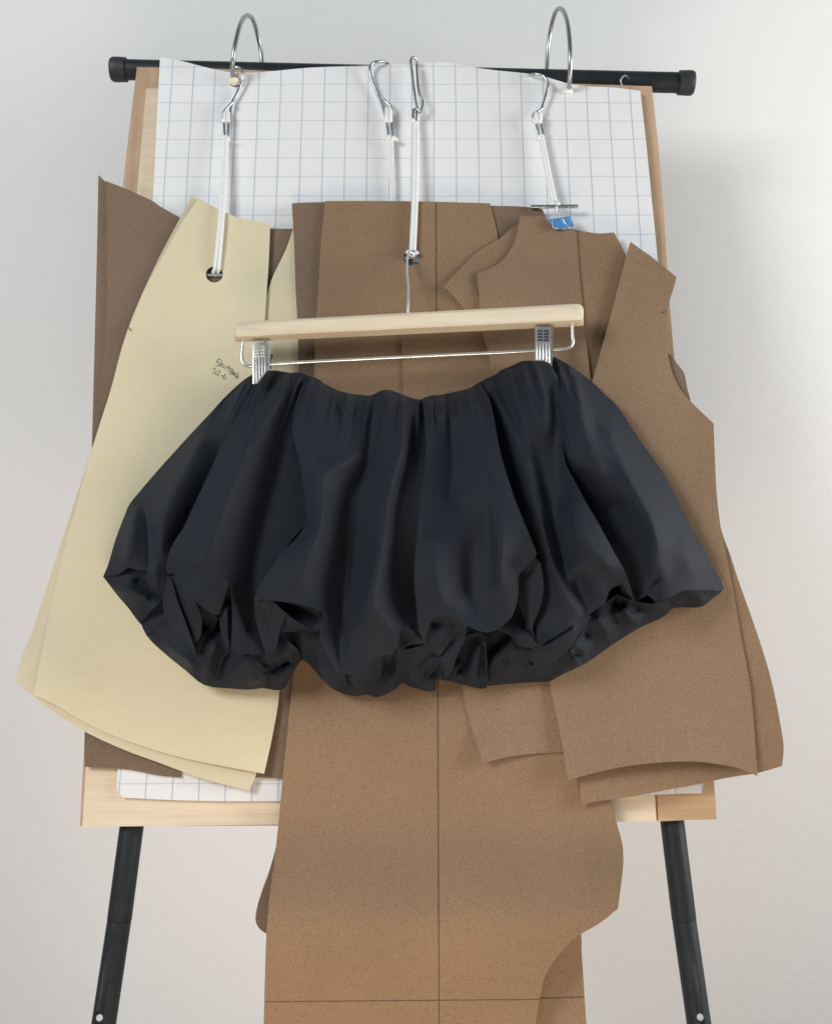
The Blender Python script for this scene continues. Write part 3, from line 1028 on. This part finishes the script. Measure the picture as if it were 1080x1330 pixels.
H = None
for level, its in ((8, 500), (4, 350), (2, 260), (1, 200)):
    X, Y, msk, con, g = solve(level)
    ny, nx = X.shape
    if H is None:
        H = np.full((ny, nx), 14.0)
    else:
        # upsample
        sy = np.clip(np.arange(ny) / 2, 0, H.shape[0] - 1.001); sx_ = np.clip(np.arange(nx) / 2, 0, H.shape[1] - 1.001)
        j0 = sy.astype(int); i0 = sx_.astype(int); fy = (sy - j0)[:, None]; fx = (sx_ - i0)[None, :]
        Hn = (H[j0][:, i0] * (1 - fy) * (1 - fx) + H[j0][:, i0 + 1] * (1 - fy) * fx + H[j0 + 1][:, i0] * fy * (1 - fx) + H[j0 + 1][:, i0 + 1] * fy * fx)
        H = Hn
    free = msk & np.isnan(con)
    H[~msk] = 0
    cm = msk & ~np.isnan(con)
    H[cm] = con[cm]
    # inflation: strongest in the big upper puffs
    src = .002 * g * g
    for it in range(its):
        A_ = H.copy()
        A_[1:-1, 1:-1] = (H[:-2, 1:-1] + H[2:, 1:-1] + H[1:-1, :-2] + H[1:-1, 2:] + src) / 4
        w_ = 1.0
        H[free] = H[free] + w_ * (A_[free] - H[free])


def blur(A, n):
    for _ in range(n):
        B = A.copy()
        B[1:-1, 1:-1] = (A[1:-1, 1:-1] * 4 + A[:-2, 1:-1] * 2 + A[2:, 1:-1] * 2 + A[1:-1, :-2] * 2 + A[1:-1, 2:] * 2 + A[:-2, :-2] + A[2:, 2:] + A[:-2, 2:] + A[2:, :-2]) / 16
        A = B
    return A


_, _, d0 = near_poly(X, Y, SIL)
dist = d0
H2 = blur(H, 1) * np.clip((Y - 735) / 40, .12, 1) * .45
H2[~msk] = 0

# mesh: keep cells touching the silhouette, snap the rim on to it
ny, nx = X.shape
m4 = msk[:-1, :-1] | msk[1:, :-1] | msk[:-1, 1:] | msk[1:, 1:]
used = np.zeros((ny, nx), bool)
used[:-1, :-1] |= m4; used[1:, :-1] |= m4; used[:-1, 1:] |= m4; used[1:, 1:] |= m4
rim = used & ~msk
PXX, PYY = X.copy(), Y.copy()
qx, qy, _ = near_poly(X[rim], Y[rim], SIL)
PXX[rim] = qx; PYY[rim] = qy
hh_ = np.where(rim, 0.0, H2) / 1000
SB = .040
idx = np.full((ny, nx), -1)
idx[used] = np.arange(used.sum())
nf = int(used.sum())
u = (PXX - 540) * K; v = (665 - PYY) * K


def plane_pts(off):
    t = (PA - off) / (1 - PB * v)
    return np.stack([u * t, t - CD, v * t + Z0], -1)


front = plane_pts(SB + hh_)[used]
inner = used & ~rim
idb = idx.copy()
idb[inner] = nf + np.arange(inner.sum())
dB = np.minimum(dist / 40, 1.0)
back = plane_pts(SB - .006 * dB)[inner]
co = np.concatenate([front, back])
j, i = np.nonzero(m4)
f1 = np.stack([idx[j, i], idx[j + 1, i], idx[j + 1, i + 1], idx[j, i + 1]], -1)
f2 = np.stack([idb[j, i + 1], idb[j + 1, i + 1], idb[j + 1, i], idb[j, i]], -1)
# drop back cells that would coincide with front cells made only of rim points
rc = rim[j, i] & rim[j + 1, i] & rim[j + 1, i + 1] & rim[j, i + 1]
fa = np.concatenate([f1, f2[~rc]])
skirt = thing('bubble_skirt', 'short black bubble skirt with gathered puffed hem clipped to the wooden hanger', 'skirt', tuple(W(540, 700, SB)))
me = bpy.data.meshes.new('lining_panel')
me.vertices.add(len(co)); me.vertices.foreach_set('co', co.astype(np.float32).ravel())
me.loops.add(fa.size); me.loops.foreach_set('vertex_index', fa.astype(np.int32).ravel())
me.polygons.add(len(fa))
me.polygons.foreach_set('loop_start', np.arange(0, fa.size, 4, dtype=np.int32))
me.polygons.foreach_set('loop_total', np.full(len(fa), 4, dtype=np.int32))
me.polygons.foreach_set('use_smooth', np.ones(len(fa), bool))
me.update(calc_edges=True)
me.validate()
sk = put('lining_panel', me, mSkirt, skirt)


WAIST = [(328, 486), (350, 481), (377, 484), (402, 489), (442, 508), (471, 513), (503, 506), (540, 518), (591, 508), (622, 497), (650, 481), (678, 469), (718, 463), (744, 478), (769, 497), (797, 523)]
WX = [p[0] for p in WAIST]; WY = [p[1] for p in WAIST]


def patch(name, outline, lines=(), f=.006, soft=6, g=2.3, sharp=48, bulge=0):
    """one fold of cloth: outline with heights (mm), creases/ridges inside, inflated between"""
    ol = crom([tuple(map(float, p)) for p in outline], 5, True, sharp)
    gg = 1.5
    x0 = min(p[0] for p in ol) - 3 * gg; y0 = min(p[1] for p in ol) - 3 * gg
    nx = int((max(p[0] for p in ol) - x0) / gg) + 5; ny = int((max(p[1] for p in ol) - y0) / gg) + 5
    XX, YY = np.meshgrid(x0 + np.arange(nx) * gg, y0 + np.arange(ny) * gg)
    m = inside(XX, YY, ol)
    con = np.full((ny, nx), np.nan)

    def ras(c):
        for a, b_ in zip(c[:-1], c[1:]):
            k_ = max(2, int(math.hypot(b_[0] - a[0], b_[1] - a[1]) / (gg * .6)) + 1)
            for k in range(k_ + 1):
                q = a + (b_ - a) * k / k_
                i = int(round((q[0] - x0) / gg)); j = int(round((q[1] - y0) / gg))
                if 0 <= i < nx and 0 <= j < ny:
                    con[j, i] = q[2]
    for ln in lines:
        ras(crom([tuple(map(float, p)) for p in ln], 6, False, 60))
    lin = ~np.isnan(con)
    ras(list(ol) + [ol[0]])
    rimc = ~np.isnan(con) & ~lin
    fixed = ~np.isnan(con)
    act = m | fixed
    A = np.where(fixed, con, np.nanmean(con))
    A = np.where(act, A, np.nanmean(con))
    free = m & ~fixed
    # boundary-aware relaxation
    wgt = act.astype(float)

    def nb(A):
        B = A * wgt
        S_ = np.zeros_like(A); D_ = np.zeros_like(A)
        S_[1:-1, 1:-1] = B[:-2, 1:-1] + B[2:, 1:-1] + B[1:-1, :-2] + B[1:-1, 2:]
        D_[1:-1, 1:-1] = wgt[:-2, 1:-1] + wgt[2:, 1:-1] + wgt[1:-1, :-2] + wgt[1:-1, 2:]
        return S_ / np.maximum(D_, 1e-6)
    n_it = int(min(1700, 60 + (min(nx, ny) ** 2) * .2))
    soft = int(soft * 2) if soft > 3 else soft
    for _ in range(n_it):
        A[free] += 1.0 * (nb(A)[free] + f * gg * gg / 4 - A[free])
    for _ in range(soft):
        B = nb(A)
        fr2 = act & ~rimc
        A[fr2] = .5 * A[fr2] + .5 * B[fr2]
    # extend outwards a little so that the rim can be sampled
    w2 = act.astype(float)
    for _ in range(4):
        S_ = np.zeros_like(A); D_ = np.zeros_like(A)
        for dj in (-1, 0, 1):
            for di in (-1, 0, 1):
                S_ += np.roll(np.roll(A * w2, dj, 0), di, 1); D_ += np.roll(np.roll(w2, dj, 0), di, 1)
        new = (w2 == 0) & (D_ > 0)
        A[new] = (S_ / np.maximum(D_, 1e-6))[new]
        w2[new] = 1

    def off(x, y):
        u_ = (x - x0) / gg; v_ = (y - y0) / gg
        i = min(max(int(u_), 0), nx - 2); j = min(max(int(v_), 0), ny - 2)
        fx, fy = u_ - i, v_ - j
        h = A[j, i] * (1 - fx) * (1 - fy) + A[j, i + 1] * fx * (1 - fy) + A[j + 1, i] * (1 - fx) * fy + A[j + 1, i + 1] * fx * fy
        h *= 1.2
        yw = float(np.interp(x, WX, WY))
        dy = y - yw
        if 0 <= dy < 130:
            xx = 540 + (x - 540) / (1 + dy * .0022)
            a_ = min(1, dy / 7) * math.exp(-(dy / 50)**2) * min(1, max(0, (765 - x) / 35))
            h += a_ * (3.3 * math.sin(xx * .33 + 2.2 * math.sin(xx * .045)) + 1.9 * math.sin(xx * .71 + 1.7 * math.sin(xx * .11 + 1)))
            h = max(h, 1)
        return SB + h / 1000
    me = sheet_mesh(name, [(p[0], p[1]) for p in outline], off, .0006, (), g, sharp, 5)
    return put(name, me, [mSkirt, mSkirt], skirt)


# ---- lining and folds at the hem, back to front
patch('lining_fold', [(135,749,1),(160,742,14),(195,735,20),(215,775,26),(205,785,24),(181,808,6),(167,790,2),(150,770,1)],
      [[(178,755,10),(195,766,12),(212,777,14)], [(150,768,10),(170,768,24),(190,776,26)]], .01, 2)
patch('lining_fold', [(184,806,3),(205,785,12),(225,770,14),(238,805,16),(222,815,14),(190,824,4),(184,812,1)], [], .0, 2)
patch('lining_fold', [(190,824,1),(205,817,12),(216,813,20),(240,800,22),(262,850,26),(285,862,12),(264,889,1),(242,871,1),(212,847,1),(195,831,1)],
      [[(216,836,16),(236,850,28),(250,862,26)]], .02, 2)
patch('lining_fold', [(240,838,20),(275,820,24),(330,840,30),(352,855,30),(362,880,8),(340,893.5,1),(295,894,1),(264.6,889,1),(252,868,14)],
      [[(268,886,6),(270,866,26),(280,838,34)], [(282,880,6),(288,858,12),(300,845,16)], [(300,888,10),(310,866,30),(322,852,34)], [(330,884,24),(345,876,30)]], .012, 2)
patch('lining_fold', [(316,846,34),(345,850,38),(360,838,42),(366,826,40),(378,836,44),(386,843,40),(392,856.5,8),(387,863,4),(381,873.5,2),(369,894,1),(356,896,1),(345,880,22),(330,864,26)],
      [[(344,864,26),(364,855,38),(380,840,42)], [(352,868,14),(368,862,18),(380,862,10)], [(322,848,30),(336,862,38),(346,870,34)], [(360,888,10),(372,876,30),(380,852,38)]], .012, 2)
patch('lining_fold', [(366,815,30),(412,815,34),(428,845,36),(446,874,34),(450,885,26),(448,901,2),(434,896,1),(418,882,1),(401.5,863,1),(392,856,2),(386,843,20),(378,836,26),(360,840,20)],
      [[(410,852,16),(422,868,26),(428,886,18)], [(420,850,30),(434,872,36),(438,888,18)]], .015, 2)
patch('lining_fold', [(485,852,24),(512,840,28),(526,838,28),(524,870,20),(521.7,886,2),(503,901,1),(488,906,1),(484,880,18)],
      [[(504,860,10),(500,885,8)], [(514,858,26),(514,876,20)]], .01, 2)
patch('lining_fold', [(440,872,34),(470,868,38),(492,852,42),(498,850,42),(496,866,38),(492,888,26),(488.5,906,3),(477,902.5,2),(462,904,2),(448,901,2),(444,888,20)],
      [[(447,880,14),(460,894,10),(474,902,3)], [(455,880,34),(468,890,26),(476,898,10)], [(484,866,36),(484,886,24),(482,900,6)]], .01, 2)
patch('lining_fold', [(512,845,32),(534,842,42),(556,836,42),(568,850,38),(566.6,881,16),(566,895,3),(560,898,1),(540,894,1),(521.7,886,1),(514,870,16)],
      [[(530,850,32),(532,872,22),(540,888,10)], [(552,888,8),(558,874,10),(568,872,12)]], .012, 2)
patch('lining_fold', [(560,850,18),(600,828,26),(622,822,32),(633,826,34),(631.5,846,34),(633,868,28),(632.5,892,6),(630,894,3),(607.6,891,1),(589,886,1),(568,881.7,1)],
      [[(596,872,8),(606,846,12),(612,828,18)], [(610,888,16),(614,866,34),(622,840,36)], [(622,886,12),(626,860,20),(630,838,28)], [(588,882,14),(594,862,24)]], .01, 2)
patch('lining_fold', [(627,828,16),(642,820,22),(665,828,30),(690,842,36),(708,858,34),(718,862,26),(715,885,1),(695,886,1),(662.6,888,1),(634,891,1),(630,865,8)],
      [[(632,870,14),(648,851,36),(664,830,38)], [(642,846,10),(654,834,16)], [(660,860,20),(674,866,20),(690,862,24)], [(672,850,34),(690,866,32),(700,880,10)]], .012, 2)
patch('lining_fold', [(700,852,22),(718,856,28),(747,833,34),(767,802,36),(785,784,32),(800,772,26),(824,780,32),(848,784,34),(866,779,32),(873,790,3),(862.6,800,1),(834,813.4,1),(801.5,833,1),(781,847,1),(761,861,1),(724,879,1),(713.5,885,1)],
      [[(802,772,20),(796,782,18),(806,788,20)], [(808,790,36),(820,804,28),(834,812,6)], [(745,838,34),(756,845,30),(760,856,10)], [(728,854,20),(742,852,20),(752,852,16)], [(826,790,14),(844,794,14),(858,794,10)], [(776,802,42),(784,816,34),(793,834,8)], [(760,822,16),(770,834,16),(777,846,5)], [(740,846,38),(748,858,26),(752,864,8)], [(722,862,16),(730,870,14),(736,874,5)], [(800,806,16),(812,816,12),(818,822,4)]], .01, 2)
patch('lining_fold', [(843,774,26),(866,777,32),(887,766,38),(903,766,34),(930,768,18),(934,770.7,3),(923.7,778,1),(911.5,787.6,1),(883,788.6,1),(873,790,1),(850,796,8)],
      [[(884,772,34),(902,772,32),(914,784,10)], [(868,784,18),(884,780,24)]], .01, 2)
# turned-under leaves
patch('hem_leaf', [(252,838,30),(257,854,24),(275,826,24),(284,803,26),(262,785,30),(254,800,30)], [[(262,800,20),(266,815,18)]], 0, 2)
patch('hem_leaf', [(219,748,46),(232,778,42),(244,810,40),(252,839,34),(260,826,38),(262,806,46),(256,786,50),(242,769,52),(227,749,50)], [[(236,770,50),(248,795,50),(256,815,44)]], .004, 2)
patch('hem_leaf', [(217,747,44),(212,775,34),(213,795,30),(222,812,28),(240,838,26),(256.5,854,24),(252,839,38),(242,810,46),(230,778,48),(221,751,48)], [], .004, 2)
patch('hem_leaf', [(299,757,50),(291,778,46),(285,800,44),(286,815,46),(289,831,50),(297,845,54),(302,843,50),(304,800,46),(304,770,46)], [[(294,790,56),(294,815,60),(297,838,58)]], .004, 2)
patch('hem_leaf', [(359,779,56),(418,794,56),(422,803,56),(412,820,56),(401,816.5,54),(380,804,50),(362,790,52)], [[(370,788,44),(390,795,42),(410,803,46)]], 0, 2)
patch('hem_leaf', [(360,786,64),(380,803,64),(401,816,62),(410,821,60),(399,817.8,50),(382,820.5,46),(366,821,44),(364,810,48),(366,797,56)], [], .004, 2)
patch('hem_leaf', [(331,774,62),(341,776,66),(352,778,66),(361,787,66),(372,797,64),(369,803,58),(363,822,54),(357,843,49),(345,850,46),(339,830,50),(334,812,56),(331,795,62)],
      [[(339,780,66),(348,796,58),(352,812,54),(350,832,50)]], .006, 2)
patch('hem_leaf', [(516,822,48),(524,813,54),(535,818,52),(546,830,46),(557,837,42),(546,842,38),(534,846,36),(526,847.5,36),(517,847,36),(512,842,42)], [[(524,824,42),(526,834,38)]], .008, 2)
patch('hem_leaf', [(554,836,36),(569,850,42),(590,826,46),(606,814,46),(602,833,42),(593,853,38),(586,872,32),(580,878.5,30),(577,876,30),(575,867,34),(569,861,36),(561,863,34),(553,871,28),(546,880,20),(542,868,24),(548,850,30)],
      [[(560,855,44),(572,857,46),(580,868,40)], [(590,838,48),(586,856,44)]], .008, 2)
patch('hem_leaf', [(552,836,48),(545,818,54),(556,808,58),(562,801,60),(571,797,62),(589,800,62),(608,813,58),(591,825,50),(576,845,47),(569,853,45),(563,846,47),(557,838,49)],
      [[(562,808,50),(576,812,56),(590,812,56)], [(566,846,48),(574,830,56),(588,814,58)]], .008, 2)
patch('hem_leaf', [(640,814,40),(655,808,42),(668,810,44),(681,820,47),(690,827,50),(699,838.5,46),(689,841.5,42),(670.7,837,40),(662,826,40),(648,820,38)],
      [[(655,814,44),(672,824,48),(688,835,46)]], .006, 2)
patch('hem_leaf', [(690,824,42),(699,837,46),(722,824,50),(745,809,50),(757,800,48),(768,800,46),(757,817,43),(747,832,41),(739,843,39),(728,852,37),(717.6,860,35),(707,860,35),(698,850,37),(689,841,40)],
      [[(708,842,50),(724,833,54),(745,818,54)]], .008, 2)
patch('hem_leaf', [(672,762,46),(674,745,50),(683,733,60),(693,723,66),(700,729,66),(704,745,64),(705.5,767,60),(699,794,54),(693,808,50),(691.5,815,48),(699.5,838,44),(688,828,44),(681,820.5,45),(681,806,42),(677,792,42),(673,784,44)],
      [[(686,742,56),(690,764,58),(687,790,54),(686,812,50)]], .008, 2)

# ---- the large puffs
patch('puff', [(168,655.5,1),(161,672,1),(150.5,700,1),(140,735,1),(134.5,749,2),(144,748,8),(152.6,746.5,14),(160,742,20),(167,738,25),(178,740,27),(192,742,28),(198,730,26),(198,700,26),(190,660,20),(186,640,10),(181,639,1)],
      [[(176,665,24),(170,700,34),(166,728,32)]], .010, 4)
patch('puff', [(181,639,2),(185.5,652,18),(189,672,28),(192.5,700,36),(192.5,730,40),(192,758,38),(201,767,36),(211,775,33),(219,776,30),(226,745,34),(232,704,38),(252,655,38),(275,607,34),(297,558,28),(322,500,14),(328,486,1),(299,509,1),(270,540,1),(242,570,1),(201.5,615,1)],
      [[(200,742,46),(206,764,36)], [(214,750,36),(206,762,34)], [(262,570,36),(236,620,50),(212,670,56),(204,720,52)], [(205,690,40),(202,735,44)]], .008, 8)
patch('puff', [(323,494,15),(310,530,28),(297,558,38),(275,607,50),(250,660,58),(238,686,60),(226,704,60),(217,727,56),(216,745,50),(225,745,52),(233,756,54),(242,769,55),(258,785,55),(275,797,53),(284,799.5,52),(291,778,58),(297.5,757,64),(301,785,64),(300,843,56),(310,848,54),(330,850,50),(345,850,46),(352,846,38),(346,800,38),(342,778,38),(350,750,36),(376,705,34),(402,670,32),(402,640,30),(394,600,26),(388,560,22),(394,520,14),(403,490,3),(401,488.5,1),(387,483.4,1),(377,484.4,1),(367,482.4,1),(350.6,481,1),(340,483,1),(328,486,2)],
      [[(373,488,14),(361,517,32),(342,536,42),(322,575,56)], [(366,486,6),(352,504,14),(336,522,26),(320,545,36)],
       [(384,487,6),(379,510,14),(374,545,22),(364,600,28),(350,650,32),(336,700,34),(327,760,38),(322,815,44)],
       [(322,575,60),(300,630,70),(278,690,76),(262,735,76)], [(246,766,66),(260,773,66),(277,772,64),(290,763,62)], [(310,780,58),(312,815,62)]], .006, 10, sharp=40)
patch('puff', [(403,490,6),(395,497,14),(387,515,26),(381,540,38),(380,562,44),(385,582,50),(389,598,54),(395,643,60),(397,674,63),(393,687,65),(385,698,67),(371,713,70),(350.6,739,73),(335,765,72),(331,778,68),(341,779,70),(352,780,72),(361,781,72),(390,785,74),(410,791,74),(418,796,72),(420.5,803,68),(415,815,64),(418,837,60),(430,859,56),(442,877.6,51),(455,876,50),(468,872.5,51),(477,865,52),(485,857,52),(497,852,52),(509,849,52),(514,842,54),(517,836,56),(520,820,60),(524,816,62),(530,815,62),(536,820,54),(545,834,42),(556,838,34),(552,800,32),(548,760,30),(548,700,28),(558,640,26),(562,600,22),(560,560,18),(552,521,3),(546.5,519,1),(538,518,1),(519.6,511,1),(503,506,1),(495,507,1),(483,513,1),(470.7,513,1),(442,508,1),(422,498.7,1),(409.6,490.6,1)],
      [[(396,520,30),(398,540,44),(405,570,60),(414,625,72),(416,680,80),(400,722,84),(388,755,84)],
       [(421,501,10),(412,512,30),(406,530,44)], [(440,510,8),(438,530,26),(436,560,44)], [(470,515,10),(460,522,22),(448,528,32)], [(477,515,4),(478,532,18)],
       [(482,518,18),(482,560,26),(476,592,30),(462,620,34),(452,680,38),(450,740,40),(447,790,42),(444,830,46),(442,874,50)],
       [(418,614,72),(445,603,62),(468,591,46)],
       [(500,510,16),(506,540,38),(510,570,46)], [(522,513,10),(525,545,40),(523,582,54),(512,613,64),(505,643,70),(497,700,78),(491,735,82),(484,760,82),(478,786,80)],
       [(478,788,80),(460,822,62),(450,850,56),(443.5,876,51)], [(481,790,80),(499,806,74),(506,822,66),(508,847,53)],
       [(538,540,20),(532,600,34),(524,650,42),(524,700,44),(528,750,44),(534,800,46)]], .005, 10, sharp=40)
patch('puff', [(548,520,12),(551,545,32),(552.8,562,42),(551.8,602,52),(546,643,62),(541,700,70),(538,731,73),(538,761,72),(541,794,66),(544,820,58),(551,837,52),(554,822,58),(562,805,66),(571,800,70),(589,803,68),(607,813,66),(622,819.5,64),(634,821.6,62),(646,817.5,62),(656,810,64),(663,803,64),(670,786,62),(673,766,62),(674,747,64),(683,736,68),(693,726,70),(697,719,72),(691,704,75),(681,680,76),(672,658,74),(662,629,70),(650,590,62),(640,537,44),(634,515,28),(623,497,6),(622,496.7,1),(609.6,504,1),(591,508.5,1),(573,512.6,1),(554.6,515,1)],
      [[(592,510,4),(593,522,14),(594,536,26)], [(597,510,16),(600,524,32),(600,540,40)], [(570,516,14),(572,540,38)], [(588,545,28),(588,570,34),(589,605,44),(582,650,56)],
       [(610,508,12),(613,530,36),(618,560,54),(630,610,70),(640,660,80),(648,710,84),(650,760,80)],
       [(632,655,72),(635,700,68),(634,740,66),(631,775,64)], [(614,700,66),(611,750,58),(615,788,60),(630,806,64)], [(560,700,78),(564,750,82),(575,782,78)],
       [(674,726,68),(664,738,66)], [(676,712,72),(686,718,72)]], .006, 10, sharp=40)
patch('puff', [(716,470,2),(718.6,463,1),(730,469,1),(744.4,478,2),(769,496.7,6),(789,516,9),(797.4,523,10),(826,566,14),(858.5,611,17),(883,655.6,17),(904,698,16),(911.5,708.5,15),(921.7,731,12),(936,755,8),(939,763,6),(930,769,14),(920,768,22),(903,767,34),(887,767,42),(866.7,778,48),(851,783.5,48),(845,776,50),(840,772.7,52),(832,778,50),(824,781,50),(812,775,30),(796,740,30),(780,710,30),(760,675,30),(738,640,30),(722,600,40),(716,545,36),(712,500,20),(712,480,4)],
      [[(734,494,38),(738,540,56),(744,590,62),(752,612,58)], [(770,645,44),(785,680,36),(800,715,34),(814,750,34)], [(724,472,6),(734,484,14),(742,492,24)], [(740,480,12),(750,497,40),(756,531,56),(766,574,62),(778,615,62)], [(757,495,12),(764,520,30),(774,560,44)],
       [(790,560,46),(815,620,62),(838,665,70)], [(842,668,72),(850,700,76),(848,740,68)], [(828,735,50),(820,700,46),(806,670,44)],
       [(858,700,72),(861,730,66),(860,754,58)], [(868,705,60),(870,748,52)], [(886,700,46),(896,735,46),(896,755,40)], [(800,655,40),(786,670,34)]], .006, 10, sharp=40)
patch('hem_leaf', [(860,754,64),(848,762.5,58),(842,772,53),(846,777,52),(851,783.5,50),(857,773.7,58)], [], 0, 1, g=2.5)
patch('puff', [(622.5,497,3),(634,490.6,1),(643,486.5,1),(650,481,1),(662.6,476,1),(678,469,1),(695,468.6,1),(706,469,1),(714,473,5),(720,482,18),(726,497,32),(729.5,541,46),(734,600,58),(746,625,68),(761,653,76),(777,680,78),(797,717,75),(809.5,739,70),(818,761,62),(823,780,53),(814,770,57),(808,759.5,60),(799,761.5,60),(790,769,58),(788,776,56),(785,784,54),(778,789,54),(767,797,52),(757,803,50),(750,806.5,52),(745,811,54),(722,826,54),(712,832,54),(699.5,838.5,48),(688,815,38),(688,770,36),(684,720,36),(672,690,34),(654,650,30),(638,600,26),(628,545,18),(624,515,10)],
      [[(651,484,4),(655,511,16),(667,541,30),(675,562,44)], [(656,484,16),(663,508,36),(675,538,48),(684,562,52)], [(630,498,10),(646,512,28),(667,558,46),(683,598,57),(697,650,66),(706,690,71),(715,722,74),(731,762,72),(742,790,64)],
       [(634,500,4),(640,535,16),(655,590,30),(672,650,38),(694,700,44),(704,740,46),(706,780,46),(700,815,46)],
       [(680,474,12),(684,500,38),(692,540,50)], [(688,570,44),(699,610,42),(715,664,44),(723,700,44),(732,740,48),(743,775,50)],
       [(700,472,10),(706,500,40),(709,540,54),(712,560,52)], [(718,500,26),(721,545,40),(724,600,46),(730,655,52)],
       [(744,655,80),(752,700,86),(790,735,84)], [(741,742,70),(740,752,68),(741,768,64),(748,786,60),(754,802,52)], [(747.5,752,50),(753,771,48),(762,794,46)], [(744,739,72),(754,737,74),(765,738,74),(775,743,70)],
       [(752,746,62),(762,752,68),(778,768,70)]], .006, 17, sharp=40)
print('H2', H2.max())
